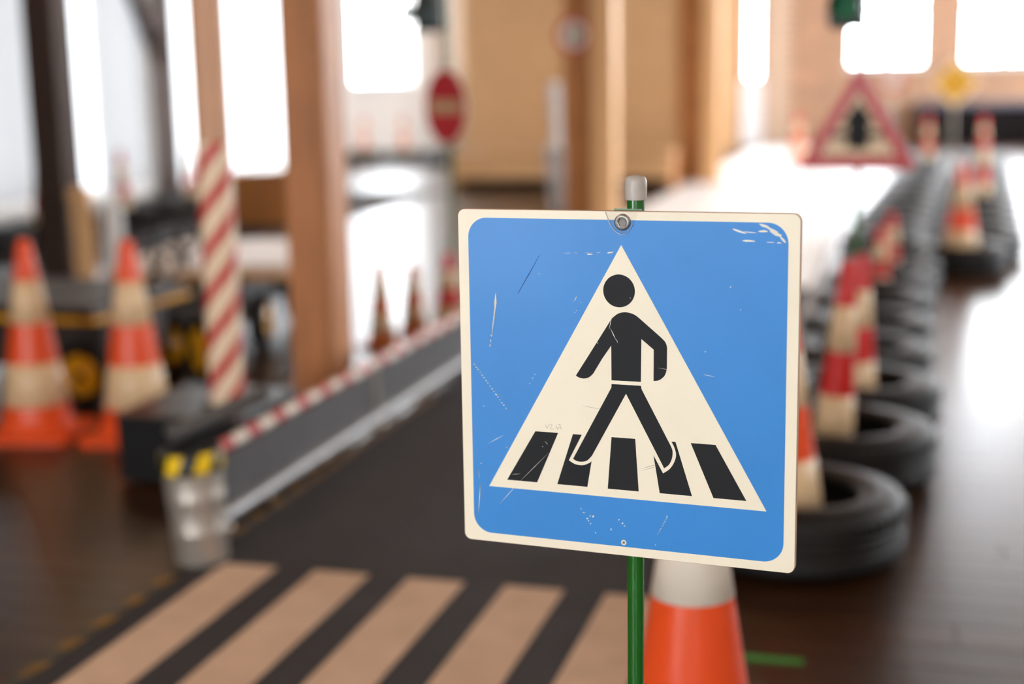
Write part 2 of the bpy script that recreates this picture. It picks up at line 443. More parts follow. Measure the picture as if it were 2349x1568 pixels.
# roof beams across the hall
for k, yy in enumerate((-.5, 5.75, 12.1, 18.5, 24.5)):
    struct(MB().box((XL, yy - .11, ZC - .28), (XR, yy + .11, ZC)).obj('trim_%d' % (k + 1), 'beam'))

struct(MB().box((XL, YB, 3.42), (XL + .03, 16.6, ZC)).obj('trim_6', 'dark_beam'))  # unseen dark boarding, added to darken what the left floor reflects
struct(MB().box((XL, YB, 0), (XL + .03, 12.45, 3.34)).obj('trim_8', 'dark_beam'))  # unseen dark boards added so the left floor picks up less light
struct(MB().box((XL, YB, 3.34), (XL + .07, 16.6, 3.44)).obj('trim_7', 'dark_beam'))

# ------------------------------------------------------------------ timber posts
def post(name, label, x, y, w, d, m, side=None):
    t = thing(name, label, 'post', (x, y, 0))
    MB().box((-w / 2, -d / 2, 0), (w / 2, d / 2, ZC - .285), .012).obj('shaft', m, t)
    MB().box((-w / 2 - .012, -d / 2 - .012, 0), (w / 2 + .012, d / 2 + .012, .07), .006).obj('foot_collar', m, t)
    return t
post('timber_post', 'thick reddish brown timber post standing behind the red and white rail', -2.50, 5.80, .205, .23, 'beam')
post('timber_post', 'pale pine post left of the crossing sign cap, beside a round sign', -2.525, 12.1, .20, .21, 'pale_beam').location.z = .0065
post('timber_post', 'pale pine post at the right end of the tan board partition', -2.44, 18.35, .22, .2, 'pale_beam').location.z = .0065
post('timber_post', 'dark brown timber post near the left edge of the picture', -6.0, 9.2, .26, .25, 'dark_beam')
t = post('timber_post', 'dark wall post with a slanting brace in front of the left glazing', -9.17, 16.55, .22, .26, 'dark_beam')
MB().tube((0, -.02, 1.55), (0, -1.25, 3.4), .085, 4).obj('brace', 'dark_beam', t)

# ------------------------------------------------------------------ tan board partition and bench
t = thing('board_partition', 'tall tan board partition between the pale posts in the middle distance', 'partition', (-4.1, 18.5, 0))
for k in range(3):
    MB().box((-1.68 + k * 1.075, -.02, .02), (-1.68 + (k + 1) * 1.075 - .008, .02, 3.4)).obj('board', 'panel', t)
MB().box((-1.70, -.045, .42), (1.55, -.02, .62)).obj('rail', 'panel', t)
MB().box((1.23, -.07, .0), (1.55, -.02, 3.4), .006).obj('shade_board', 'panel_dark', t)  # browner board standing in for the shadow beside the pale post
MB().box((-.72 + 2.0, -.10, .0), (-.72 + 2.06, -.07, 3.4)).obj('batten', 'panel_dark', t)
t = thing('board_partition', 'narrow tan board wall just left of the glazed slit in the far wall', 'partition', (-3.9, 26.2, 0))
for k in range(2): MB().box((-.9 + k * .9, -.03, 0), (-.9 + (k + 1) * .9 - .01, .03, 3.4)).obj('board', 'panel', t)
t = thing('panel_board', 'brown wooden board standing directly left of the pale pine post', 'board', (-2.77, 12.16, 0))
MB().box((-.125, -.03, 0), (.125, .03, 3.4), .008).obj('plank', 'panel_dark', t)
MB().box((-.125, -.045, 1.0), (.125, -.03, 1.1)).obj('cleat', 'panel_dark', t)
t = thing('low_bench', 'long low tan bench with a dark gap below, against the tan partition', 'bench', (-4.1, 17.4, 0))
MB().box((-1.5, -.25, .42), (1.35, .25, .46), .006).obj('seat_board', 'panel', t)
MB().box((-1.5, -.22, .13), (1.35, -.19, .42)).obj('front_board', 'panel', t)
for xx in (-1.46, -.05, 1.28): MB().box((xx, -.2, 0), (xx + .06, .2, .42)).obj('leg', 'panel_dark', t)
MB().box((-1.42, .1, .0), (1.28, .13, .40)).obj('gap_shade_sheet', 'dark', t)  # near-black sheet standing in for the shade under the bench

# ------------------------------------------------------------------ road mat with zebra stripes
rm = thing('road_mat', 'dark grey carpet roadway with a cream zebra crossing in the foreground', 'mat', (-1.25, 5.0, 0))
MB().box((-.715, -3.6, .001), (.66, 4.2, .009), .003).obj('carpet', 'mat', rm)
for k in range(5):
    x0 = -1.875 + .2815 * k + 1.25
    MB().box((x0, -2.55, .008), (x0 + .165, -1.435, .0115), .001).obj('zebra_stripe', 'stripe', rm)
hz = MB()
for k in range(28):
    yy = -3.5 + k * .155
    mm = MB().prism([(0, 0), (.038, 0), (.038, .085), (0, .085)], 0, .002)
    MB().add([(-.758, yy, .001), (-.722, yy + .03, .001), (-.722, yy + .105, .001), (-.758, yy + .075, .001), (-.758, yy, .0035), (-.722, yy + .03, .0035), (-.722, yy + .105, .0035), (-.758, yy + .075, .0035)],
             [(0, 3, 2, 1), (4, 5, 6, 7), (0, 1, 5, 4), (1, 2, 6, 5), (2, 3, 7, 6), (3, 0, 4, 7)]).obj('yellow_mark', 'worn_yellow', rm)
MB().box((-.762, -3.55, .0005), (-.715, 4.1, .0022)).obj('edge_tape', 'black_tape', rm)
lm = thing('road_mat', 'grey carpet lane on the far left, beside the row of tires under the glazing', 'mat', (-6.3, 13, 0))
MB().box((-.76, -3.35, .001), (.85, 3.8, .008), .003).obj('carpet', 'mat', lm)
MB().box((.72, -3.3, .008), (.76, 3.75, .0095)).obj('edge_line', 'stripe', lm)
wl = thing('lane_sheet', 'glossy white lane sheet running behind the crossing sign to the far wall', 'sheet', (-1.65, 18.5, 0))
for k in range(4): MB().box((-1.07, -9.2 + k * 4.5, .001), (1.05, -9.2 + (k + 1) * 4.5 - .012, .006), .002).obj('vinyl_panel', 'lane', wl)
gm = MB().box((-.36, 3.228, .0005), (-.205, 3.262, .0025)).obj('floor_mark', 'green_mark')
tag(gm, 'short strip of green tape on the boards right of the front cone', 'tape')

# ------------------------------------------------------------------ crossing sign
eu = Vector((.99165, -.1100, .0028)).normalized()
ev = Vector((-.01507, .01633, 1.00202)); ev = (ev - eu * ev.dot(eu)).normalized()
en = ev.cross(eu)                       # away from the camera
org = Vector((-.5313, 1.6575, .8025))   # lower left corner of the plate
UP = .2195; VB = .8025 / ev.z
sg = thing('crossing_sign', 'square blue and white pedestrian crossing sign on a green pole, in sharp focus', 'sign')
mw = Matrix((eu, en, ev)).transposed().to_4x4(); mw.translation = org + eu * UP - ev * VB
sg.matrix_world = mw
def L(pts): return [(u / 1000 - UP, v / 1000 + VB) for u, v in pts]
TH = .0085
MB().prism(L(rrect(0, 0, 420, 420, 9)), 0, TH).obj('board', 'ply', sg)
fc = MB().prism(L(rrect(.4, .4, 419.6, 419.6, 8.6)), -.0006, 0).obj('cream_face', 'cream', sg)
blue = MB().prism(L(rrect(13.6, 11.4, 406.5, 409.6, 24, 12)), -.0009, -.0006).obj('blue_field', 'blue', sg)
tri = MB().prism(L([(209.8, 380.3), (35.4, 72.4), (386.1, 72.6)]), -.0012, -.0009).obj('white_triangle', 'cream', sg)
def pr(name, pts): return MB().prism(L(pts), -.0015, -.0012).obj(name, 'black_print', sg)
pr('pictogram_head', circ(207, 325.8, 19.6, 48))
def arc(pts, n=5):
    """smooth a polyline (Catmull-Rom) for the rounded parts of the pictogram."""
    out = []
    for i in range(len(pts) - 1):
        p0 = Vector(pts[max(0, i - 1)]); p1 = Vector(pts[i]); p2 = Vector(pts[i + 1]); p3 = Vector(pts[min(len(pts) - 1, i + 2)])
        for k in range(n):
            t = k / n
            out.append(tuple(.5 * ((2 * p1) + (p2 - p0) * t + (2 * p0 - 5 * p1 + 4 * p2 - p3) * t * t + (3 * p1 - p0 - 3 * p2 + p3) * t ** 3)))
    return out + [tuple(pts[-1])]
torso = arc([(231.4, 294.6), (224.7, 298.7), (215.0, 300.6), (205.8, 298.6), (198.0, 292.5)]) + [(166.1, 242.4), (152.0, 220.6)] + \
    arc([(152.0, 220.6), (157, 218.2), (163, 217.6), (169.0, 219.6), (174.0, 224.1)])[1:] + [(185.8, 243.4), (197.1, 259.7), (197.3, 217.5), (233.8, 217.7), (234.5, 269.4), (249.7, 257.4), (249.5, 219.8)] + \
    arc([(249.5, 219.8), (256.4, 221.1), (262.8, 226.6), (265.7, 234.5)])[1:] + arc([(265.9, 259.8), (265.2, 263.8), (263.0, 268.0), (257.5, 273.2)])
pr('pictogram_torso', torso)
legs = [(197.4, 213.0), (197.0, 208.4), (147.5, 116.7)] + arc([(147.5, 116.7), (152, 114.4), (158, 113.8), (165.5, 115.9), (171.9, 122.5)])[1:] + [(215.4, 202.2), (262.7, 114.3)] + \
    arc([(262.7, 114.3), (268.6, 119.2), (272.3, 127.5), (272.9, 136.3), (270.7, 142.3)])[1:] + [(234.9, 208.4), (233.8, 212.9)]
pr('pictogram_legs', legs)
pr('pictogram_bar', [(98.6, 147.7), (128.4, 147.7), (100.0, 82.8), (60.0, 82.8)])
pr('pictogram_bar', [(147.6, 147.6), (159.0, 147.6), (142.0, 114.4)] + arc([(142.0, 114.4), (150.0, 110.2), (159.9, 109.6), (168.1, 112.9), (171.4, 115.6)])[1:] + [(165.7, 82.9), (126.6, 82.9)])
pr('pictogram_bar', [(197.0, 147.6), (226.7, 147.6), (231.0, 82.9), (191.9, 82.9)])
pr('pictogram_bar', [(271.6, 147.6), (276.5, 147.6), (296.9, 83.1), (257.3, 83.1), (249.6, 128.8), (261.3, 107.9)] + arc([(261.3, 107.9), (269.5, 114.0), (275.3, 123.3), (277.3, 132.3), (275.1, 141.0), (271.6, 147.6)])[1:-1])
pr('pictogram_bar', [(295.1, 147.7), (324.9, 147.7), (362.3, 83.1), (323.0, 83.1)])
# wear on the print
def streak(mb, a, b, w, n=1, jit=0, yy=-.00175, taper=True):
    a = Vector(a); b = Vector(b); d = b - a; nn = Vector((-d.y, d.x)).normalized()
    for i in range(n):
        t0 = i / n + (random.uniform(0, .15) / n if n > 1 else 0); t1 = (i + (random.uniform(.45, .9) if n > 1 else 1)) / n
        p = a + d * t0 + nn * random.uniform(-jit, jit); q = a + d * t1 + nn * random.uniform(-jit, jit)
        ww = w * random.uniform(.5, 1.1) if n > 1 else w
        m_ = (p + q) / 2
        mb.prism(L([tuple(p), tuple(m_ - nn * ww / 2), tuple(q), tuple(m_ + nn * ww / 2)]), yy, -.0008)
def blob(mb, c, rx, ry, ang=0, n=9, yy=-.00175):
    pts = []
    for i in range(n):
        a = 2 * PI * i / n; k = random.uniform(.6, 1.1)
        x_, z_ = rx * k * math.cos(a), ry * k * math.sin(a)
        pts.append((c[0] + x_ * math.cos(ang) - z_ * math.sin(ang), c[1] + x_ * math.sin(ang) + z_ * math.cos(ang)))
    mb.prism(L(pts), yy, -.0008)
sc = MB()
streak(sc, (49.3, 319), (47.4, 292), 3.0); streak(sc, (48.2, 316), (46.4, 280), 1.2); streak(sc, (46.5, 296), (43, 262), .9); streak(sc, (42.5, 266), (40.4, 249), 1.8, 3, .8)
streak(sc, (17.5, 228.5), (61.6, 172), 1.9, 17, .25)
streak(sc, (136, 368.8), (205, 372), .5, 5, .4); blob(sc, (171, 368.5), 5, .9, .05); blob(sc, (196, 371), 4, .9, .1)
blob(sc, (350, 399.2), 9, 1.3, -.28); blob(sc, (362, 398.3), 8, .5, -.05); blob(sc, (379, 405.8), 8, 1.8, -.3); blob(sc, (388, 401.5), 9, 1.2, -.42); blob(sc, (378, 399.8), 6, 1.5, 0)
blob(sc, (391, 398.3), 10, 2.3, -.5); blob(sc, (400, 391), 7, 1.5, -.85); blob(sc, (362, 388.5), 9, 1.2, -.01); blob(sc, (386, 387.4), 6, .5, 0); blob(sc, (396, 387.1), 3, .8, 0)
streak(sc, (267.4, 56), (254.6, 31), 1.6, 11, .5)
for c in ((157.5, 54.4), (161, 50), (169, 46.3), (173, 46), (165.5, 42.5), (167, 39.8), (169.5, 36.6), (210.5, 41), (213, 38), (206, 45), (196, 32), (176, 25.5)): blob(sc, c, random.uniform(.6, 1.8), random.uniform(.5, 1.2), random.uniform(0, 2))
streak(sc, (20.1, 35.8), (23.6, 76), 1.0); streak(sc, (22.5, 80), (21, 92), .4); streak(sc, (35.3, 127.5), (57.6, 140.3), .7); streak(sc, (49, 50), (75, 80), .6)
for c in ((153.4, 300), (151.8, 297.8), (106, 343), (87, 347), (159.5, 310), (96, 214), (99, 219), (60, 124), (25, 101), (353, 309), (312, 258), (341, 335), (92, 207), (30, 175), (252, 18)): blob(sc, c, random.uniform(.4, 1.1), random.uniform(.4, .8), random.uniform(0, 2))
streak(sc, (150.5, 311), (154.8, 318.5), .9); streak(sc, (310, 231), (323, 229), .6); streak(sc, (255, 236), (273, 233.5), .3)
tag(sc.obj('scratches', 'scratch', sg), kind='stuff')
s2 = MB(); streak(s2, (107, 366), (78, 318), .8); streak(s2, (96, 348), (86, 331), .6); tag(s2.obj('dark_scratch', 'scratch_dark', sg), kind='stuff')
s3 = MB()
streak(s3, (198, 294), (194.5, 279), .7); streak(s3, (196, 281), (203.5, 266), .9); streak(s3, (203.5, 268), (205.5, 263), .7); streak(s3, (75, 80), (117, 123), .45); streak(s3, (66, 90), (78, 92), .5); streak(s3, (111, 136), (115, 132), .5); streak(s3, (192, 297), (199, 299.5), .6)
for c in ((171, 281), (180, 262), (192, 301), (218, 190), (108, 129), (221, 318)): blob(s3, c, .7, .5)
tag(s3.obj('scuffs', 'scratch', sg), kind='stuff')
s4 = MB(); streak(s4, (233.5, 111), (258, 120), .5); streak(s4, (235, 109), (258, 117.5), .35); streak(s4, (128, 158.5), (133, 158), .3); streak(s4, (160, 184), (183, 181), .25)
for a_, b_ in (((112, 157), (114, 152)), ((114, 152), (117, 158)), ((117, 158), (121, 158)), ((121, 158), (118, 152)), ((118, 152), (124, 152)), ((126, 157), (128, 152)), ((128, 152), (131, 157)), ((131, 157), (133, 152))): streak(s4, a_, b_, .22)
tag(s4.obj('pencil_marks', 'scratch_grey', sg), kind='stuff')
# bolt with clear tab, hole
tb = [(190.1, 420), (192.7, 413.1), (195.8, 406.5), (199.4, 400.3), (205.3, 394.9), (212.3, 392.5), (218.3, 395.7), (224.8, 406.0), (228.7, 413.2), (232.5, 420)]
tab_ = MB().prism(L(arc(tb)), -.0024, -.0013).obj('clear_tab', 'tab', sg)
te = MB(); ta = arc(tb, 4)
for p, q in zip(ta[:-1], ta[1:]):
    if p[0] < 224: streak(te, p, (q[0] + (q[0] - p[0]) * .4, q[1] + (q[1] - p[1]) * .4), .75 if p[0] < 214 else .45, yy=-.0027)
te.obj('tab_rim', 'tab_edge', tab_)
bc = (211.6 / 1000 - UP, 407.2 / 1000 + VB)
bolt = MB().lathe([(.0064, -.0050), (.0082, -.0048), (.0096, -.0034), (.0099, -.0010), (.0099, .0)], 40, axis='Y', c=(bc[0], 0, bc[1]), caps=False)
bolt.lathe([(.0052, -.0022), (.0052, -.0046), (.0064, -.0050)], 6, axis='Y', c=(bc[0], 0, bc[1]), smooth=False, caps=False)
bo = bolt.obj('bolt', 'bolt', sg)
MB().prism(circ(bc[0], bc[1], .0053, 6), -.0022, -.0012).obj('hex_socket', 'bolt_dark', bo)
hc = (211.9 / 1000 - UP, 16.7 / 1000 + VB)
MB().lathe([(.0034, -.0010), (.0032, -.0013), (.0018, -.0013), (.0016, -.0010)], 24, axis='Y', c=(hc[0], 0, hc[1]), caps=False).obj('hole_rim', 'cream', sg)
MB().prism(circ(hc[0], hc[1], .0017, 16), -.0011, -.0009).obj('screw_hole', 'bolt_dark', sg)
# pole
pc = TH + .0125
MB().tube((.0, pc, 0), (.0015, pc, VB + .4265 + .012), .0103, 32).obj('pole', 'green_paint', sg)
MB().lathe([(.0128, .0), (.0130, .002), (.0133, .016), (.0130, .022), (.0115, .0262), (.008, .0282), (.003, .0290), (0, .0291)], 36, c=(.0016, pc, VB + .4285 + .0035)).obj('end_cap', 'grey_plastic', sg)
MB().box((-.0215, TH, VB + .405), (.0125, TH + .003, VB + .4222)).obj('bracket', 'green_paint', sg)
MB().lathe([(.13, 0), (.13, .006), (.12, .012), (.02, .016), (.0135, .06)], 40, c=(0, pc, 0)).obj('foot_plate', 'green_paint', sg)

# ------------------------------------------------------------------ traffic cones
def cone_profile(h, rt, rb): return lambda z: rb + (rt - rb) * z / h
def make_cone(label, loc, h=.75, rt=.026, rb=None, base='square', om='cone_orange', rz=0, group='traffic cones', name='traffic_cone', wm='cone_warm_lit', bands=((.128, .285), (.438, .595))):
    t = thing(name, label, 'cone', loc, rz, group)
    rb = rb or (.145 if base == 'square' or om == 'cone_orange' else .092)
    f = cone_profile(h, rt, rb)
    k = h / .75
    prof = [(f(.03 * k), .03 * k), (f(.1 * k), .1 * k), (f(.4 * k), .4 * k), (f(.72 * k), .72 * k), (f(h) * .92, h - .008 * k), (f(h) * .65, h), (f(h) * .55, h - .004), (f(h) * .5, h - .06 * k)]
    MB().lathe(prof, 48, caps=False).obj('cone_body', om, t)
    for z0, z1 in bands:
        z0 *= k; z1 *= k
        MB().lathe([(f(z0) - .0005, z0), (f(z0) + .0015, z0 + .001), (f(z1) + .0015, z1 - .001), (f(z1) - .0005, z1)], 48, caps=False).obj('white_band', wm, t)
    if base == 'square':
        w = .18 * k
        pts = rrect(-w, -w, w, w, .05 * k, 5)
        b = MB(); n = len(pts)
        vs = [(x, y_, 0) for x, y_ in pts] + [(x, y_, .022 * k) for x, y_ in pts] + [(x * .93, y_ * .93, .032 * k) for x, y_ in pts]
        b.add(vs, [tuple(range(n))[::-1], tuple(range(2 * n, 3 * n))] + [(i, (i + 1) % n, (i + 1) % n + n, i + n) for i in range(n)] + [(i + n, (i + 1) % n + n, (i + 1) % n + 2 * n, i + 2 * n) for i in range(n)])
        b.lathe([(f(.06 * k) + .03 * k, .03 * k), (f(.06 * k) + .012 * k, .045 * k), (f(.08 * k) + .001, .075 * k)], 48, caps=False)
        b.obj('base_plate', om, t)
    else:
        rq = rb + .008
        MB().lathe([(rq, 0), (rq, .02), (rq - .006, .028), (f(.03) + .001, .032)], 40).obj('base_plate', om, t)
    return t
make_cone('orange and white cone standing close behind the crossing sign, cut by the lower edge', (-.362, 2.5, 0), rz=.35, wm='cone_white', bands=((.10, .235), (.435, .595)))
make_cone('orange and white cone at the far left edge of the picture', (-3.35, 4.86, 0), h=.79, rb=.147, rz=.2)
make_cone('orange and white cone left of the striped pole, half hidden by the black box', (-2.92, 4.90, 0), h=.79, rb=.147, rz=.1)
make_cone('orange and white cone inside the nearest tire, mostly behind the crossing sign', (-.33, 4.07, .0), rb=.138, base='round')
make_cone('red and white cone inside the second tire of the row', (-.235, 4.9, .004), rb=.078, base='round', om='cone_red').rotation_euler = (0, R(4), 0)
make_cone('red and white cone inside the third tire of the row', (-.165, 5.65, 0), h=.68, rb=.078, base='round', om='cone_red')
make_cone('small red cone inside the seventh tire of the row, right of the warning sign pole', (-.150, 8.65, 0), h=.47, rb=.075, base='round', om='cone_red')
make_cone('small red cone inside the eighth tire of the row', (-.095, 9.4, 0), h=.48, rb=.075, base='round', om='cone_red')
make_cone('bright orange cone in the front tire of the right hand row, in the window glare', (.36, 10.25, 0), base='round')
make_cone('red cone standing between the two tire rows before the far windows', (.69, 14.6, 0), base='round', om='cone_red')
make_cone('far red cone topping the left of the two distant tire rows', (.24, 20.56, 0), base='round', om='cone_red')
make_cone('far red cone on the right of the two distant tire rows', (.96, 20.42, 0), base='round', om='cone_red')
make_cone('pale blurred red and white cone left of the warning triangle, by the brick wall', (-1.62, 22.0, .0065), om='cone_red')
make_cone('red cone by the tires on the far left, left of the dark post', (-7.432, 11.07, 0), base='round', om='cone_red')
make_cone('dark red cone by the tires below the glazing, above the second left cone', (-7.456, 12.51, 0), base='round', om='cone_red')
make_cone('red cone by the tires in front of the dark wall post', (-7.48, 13.95, 0), base='round', om='cone_red')
make_cone('left of two far cones among the tires under the bright end window', (-8.92, 22.8, 0), base='round', om='cone_red')
make_cone('right of two far cones among the tires under the bright end window', (-8.2, 22.75, 0), base='round', om='cone_red')
sg_ = 'small cones behind the rail'
make_cone('small orange cone right of the thick brown post, behind the rail', (-2.66, 6.95, 0), h=.44, rb=.075, om='cone_amber', group=sg_)
make_cone('small orange cone between the brown post and the no entry sign pole', (-2.62, 7.35, 0), h=.38, rb=.075, om='cone_amber', group=sg_)
make_cone('small red cone beside the left edge of the crossing sign', (-2.37, 7.22, 0), h=.46, rb=.1, om='cone_red', group=sg_)

# ------------------------------------------------------------------ car tires
def tire_meshes():
    p = [(.19, .015), (.22, .003), (.27, .0), (.30, .010), (.314, .026), (.3185, .045)]
    z = .05
    for k in range(4):
        p += [(.320, z), (.320, z + .017), (.312, z + .0185), (.312, z + .0235)]; z += .025
    p += [(.3185, .150), (.314, .169), (.30, .185), (.272, .195), (.262, .1935), (.258, .195), (.22, .192), (.20, .186), (.19, .178), (.186, .168), (.196, .160), (.25, .172), (.29, .152), (.302, .0975), (.29, .043), (.25, .023), (.196, .035), (.186, .027)]
    body = MB().lathe(p, 56, closed=True).mesh('tire_body', 'rubber')
    tr = MB()
    for i in range(56):
        a = 2 * PI * (i + .5) / 56
        for z0, z1 in ((.024, .058), (.137, .171)):
            c, s_ = math.cos(a), math.sin(a); hw = .0105
            vs = []
            for r_, zz in ((.308, z0), (.3215, z0 + (.010 if z0 < .1 else 0)), (.3215, z1 - (.010 if z0 > .1 else 0)), (.308, z1)):
                for w_ in (-hw, hw): vs.append((r_ * c - w_ * s_, r_ * s_ + w_ * c, zz))
            tr.add(vs, [(0, 1, 3, 2), (2, 3, 5, 4), (4, 5, 7, 6), (0, 2, 4, 6), (1, 7, 5, 3)])
    return body, tr.mesh('tread', 'tread')
tb_, tt_ = tire_meshes()
def tire(label, x, y, z=0, rz=None, group=None, tilt=0):
    t = thing('car_tire', label, 'tire', (x, y, z), random.uniform(0, 6) if rz is None else rz, group)
    if tilt: t.rotation_euler = (tilt, 0, 0)
    link('tire_body', tb_, t); tag(link('tread', tt_, t), kind='stuff')
    return t
G1 = 'black tires in the row behind the crossing sign'
T = [(-.294, 4.07), (-.198, 4.9), (-.169, 5.65), (-.188, 6.4), (-.181, 7.15), (-.166, 7.9), (-.142, 8.65), (-.105, 9.4), (-.15, 10.65)]
T += [(-.14 + .033 * k, 11.35 + .70 * k) for k in range(9)]
for i, (x, y) in enumerate(T[:18]):
    tire(('nearest black car tire, lying flat right of the crossing sign' if i == 0 else ORD[i] + ' black tire from the front in the long tire row right of the crossing sign'), x, y, group=G1)
G2 = 'black tires in the shorter row on the right'
U = [(.36, 10.25)] + [(.515 + .035 * k, 11.0 + .72 * k) for k in range(12)]
for i, (x, y) in enumerate(U):
    tire(('front tire of the shorter right hand row, on the glaring floor' if i == 0 else ORD[i] + ' tire from the front in the shorter right hand row'), x, y, group=G2)
for k in range(6):
    tire(ORD[k] + ' tire of the distant run leading to the far windows, left side', .16 + .02 * k, 17.68 + .72 * k, group='distant tires')
for k in range(3):
    tire(ORD[k] + ' tire of the distant run leading to the far windows, right side', .94 + .02 * k, 19.7 + .72 * k, group='distant tires')
for k in range(9):
    tire(ORD[k] + ' tire from the left in the row under the left hand glazing', -7.42 - .012 * k - .1 * (k > 8), 10.35 + .72 * k, group='tires under the left glazing')
for k, (x, y) in enumerate(((-8.92, 22.8), (-8.2, 22.75), (-7.5, 22.6), (-7.0, 21.7))):
    tire(ORD[k] + ' tire from the left below the bright window at the far left end', x, y, group='tires at the far left end')

# ------------------------------------------------------------------ low rail with red and white bands
rl = thing('barrier_rail', 'low metal rail with red and white banded top tube along the roadway', 'rail', (-2.065, 3.88, 0))
RLEN = 5.6
MB().tube((0, 0, .25), (0, RLEN, .25), .019, 20).obj('top_tube', 'cone_white', rl)
k = 0
while .03 + k * .2 < RLEN - .1:
    MB().tube((0, .03 + k * .2, .25), (0, .125 + k * .2, .25), .0198, 20).obj('red_band', 'red', rl); k += 1
MB().box((.002, .02, .05), (.006, RLEN - .02, .225)).obj('infill_sheet', 'infill', rl)
MB().tube((.02, -.02, .035), (.02, RLEN, .035), .024, 18).obj('lower_tube', 'rail_steel', rl)
for yy in (.02, 1.4, 2.8, 4.2, 5.58):
    MB().tube((.005, yy, .012), (.005, yy, .25), .014, 14).obj('upright', 'steel', rl)
    MB().lathe([(.04, 0), (.04, .008), (.018, .012)], 20, c=(.005, yy, 0)).obj('foot', 'steel', rl)
for yy in (.28, .75):
    MB().lathe([(.0, .02), (.010, .018), (.012, 0)], 16, axis='X', c=(.042, yy, .03)).obj('bolt', 'bolt', rl)

# ------------------------------------------------------------------ zinc can with hazard tape and a tube
cn = thing('metal_can', 'tall zinc can with yellow and black taped rim beside the zebra crossing', 'can', (-1.955, 3.585, .0095))
cn.rotation_euler = (0, R(-3.5), 0)
MB().lathe([(0.0736, 0), (0.0759, .006), (0.0794, .09), (0.0811, .094), (0.0811, .098), (0.0794, .102), (0.0828, .19), (0.0845, .194), (0.0845, .198), (0.0828, .202), (0.0862, .286), (0.0880, .29), (0.0851, .293), (0.0828, .286), (0.0759, .03), (0.0736, .012)], 48).obj('can_body', 'steel', cn)
n = 48
for q in range(6):
    vs = []; fs = []
    for i in range(9):
        a0 = 2 * PI * (q / 6 + i / 8 / 12); a1 = a0 + .25
        for a, z in ((a0, .276), (a1, .332)): vs.append((.0905 * math.cos(a), .0905 * math.sin(a), z))
    for i in range(8): fs.append((2 * i, 2 * i + 2, 2 * i + 3, 2 * i + 1))
    MB().add(vs, fs, True).obj('yellow_patch', 'hazard_yellow', cn)
MB().lathe([(.086, .27), (.0893, .274), (.0893, .334), (.085, .335), (.085, .274)], 48, caps=False).obj('tape_collar', 'black_tape', cn)
tg = MB().tube((-.09, -.03, 0), (.12, .18, .09), .026, 20).tube((-.085, -.025, .002), (-.093, -.033, -.001), .030, 20)
o = tg.obj('rubber_tube', 'tube_grey', None, (-1.95, 3.62, .378)); tag(o, 'dark grey rubber tube lying aslant across the top of the zinc can', 'tube')

# ------------------------------------------------------------------ black box and striped pole
bx = thing('black_box', 'low black box carrying the red and white striped pole', 'box', (-2.41, 4.54, 0))
MB().box((-.23, -.26, .012), (.23, .26, .235), .006).obj('body', 'black_box', bx)
MB().box((-.235, -.265, .235), (.235, .265, .25), .004).obj('lid', 'box_lid', bx)
for sx in (-.2, .2):
    for sy in (-.22, .22): MB().lathe([(.015, 0), (.015, .012)], 12, c=(sx, sy, 0)).obj('foot', 'black_tape', bx)
PR = .061; P0 = .25
sp = thing('striped_pole', 'tall round pole, tan above and spirally striped red and white below', 'pole', (-2.318, 4.50, P0))
MB().lathe([(PR, 0), (PR, .93)], 40).obj('lower_tube', 'pole_cream', sp)
MB().lathe([(PR - .0005, .93), (PR - .0005, 2.6)], 40).obj('upper_tube', 'pole_tan', sp)
PITCH = .45
for s_ in range(3):
    vs = []; fs = []; n = 220; hw = .030
    ph0 = -1.2 + 2 * PI / 3 * s_
    z_lo, z_hi = 0, .93
    t0 = -(hw) / PITCH * 2 * PI; t1 = (z_hi + hw) / PITCH * 2 * PI
    for i in range(n + 1):
        t = t0 + (t1 - t0) * i / n; zc = PITCH * t / (2 * PI)
        for zz in (zc - hw, zc + hw):
            zz = min(max(zz, z_lo), z_hi); vs.append(((PR + .0008) * math.cos(t + ph0), (PR + .0008) * math.sin(t + ph0), zz))
    for i in range(n): fs.append((2 * i, 2 * i + 2, 2 * i + 3, 2 * i + 1))
    MB().add(vs, fs, True).obj('red_stripe', 'red', sp)
MB().lathe([(PR + .03, 0), (PR + .03, .006), (PR + .001, .010)], 32).obj('base_ring', 'black_tape', sp)

# ------------------------------------------------------------------ sign posts with traffic lights
def signal_head(parent, z, m='signal_green', face=-1, off=0):
    h = MB().box((off - .075, -.07, z), (off + .075, .06, z + .46), .02).obj('signal_head', m, parent)
    for k, lm_ in enumerate(('lens_green', 'lens_amber', 'lens_red')):
        zc = z + .085 + .145 * k
        MB().lathe([(0, -.084), (.03, -.080), (.052, -.070)], 24, axis='Y', c=(off, 0, zc), caps=False).obj('lens', lm_, h)
        vs = []; fs = []
        for i in range(17):
            a = R(-20 + 220 * i / 16)
            for r_, yy in ((.060, -.07), (.064, -.17)): vs.append((off + r_ * math.cos(a), yy, zc + r_ * math.sin(a)))
        for i in range(16): fs.append((2 * i, 2 * i + 1, 2 * i + 3, 2 * i + 2))
        MB().add(vs, fs, True).obj('visor', m, h)
    return h
ws = thing('warning_sign', 'red bordered warning triangle with black crossing arrow and signal on one pole', 'sign', (-.205, 6.02, 0), R(-4))
MB().tube((0, .03, 0), (0, .03, 1.95), .013, 20).obj('pole', 'green_paint', ws)
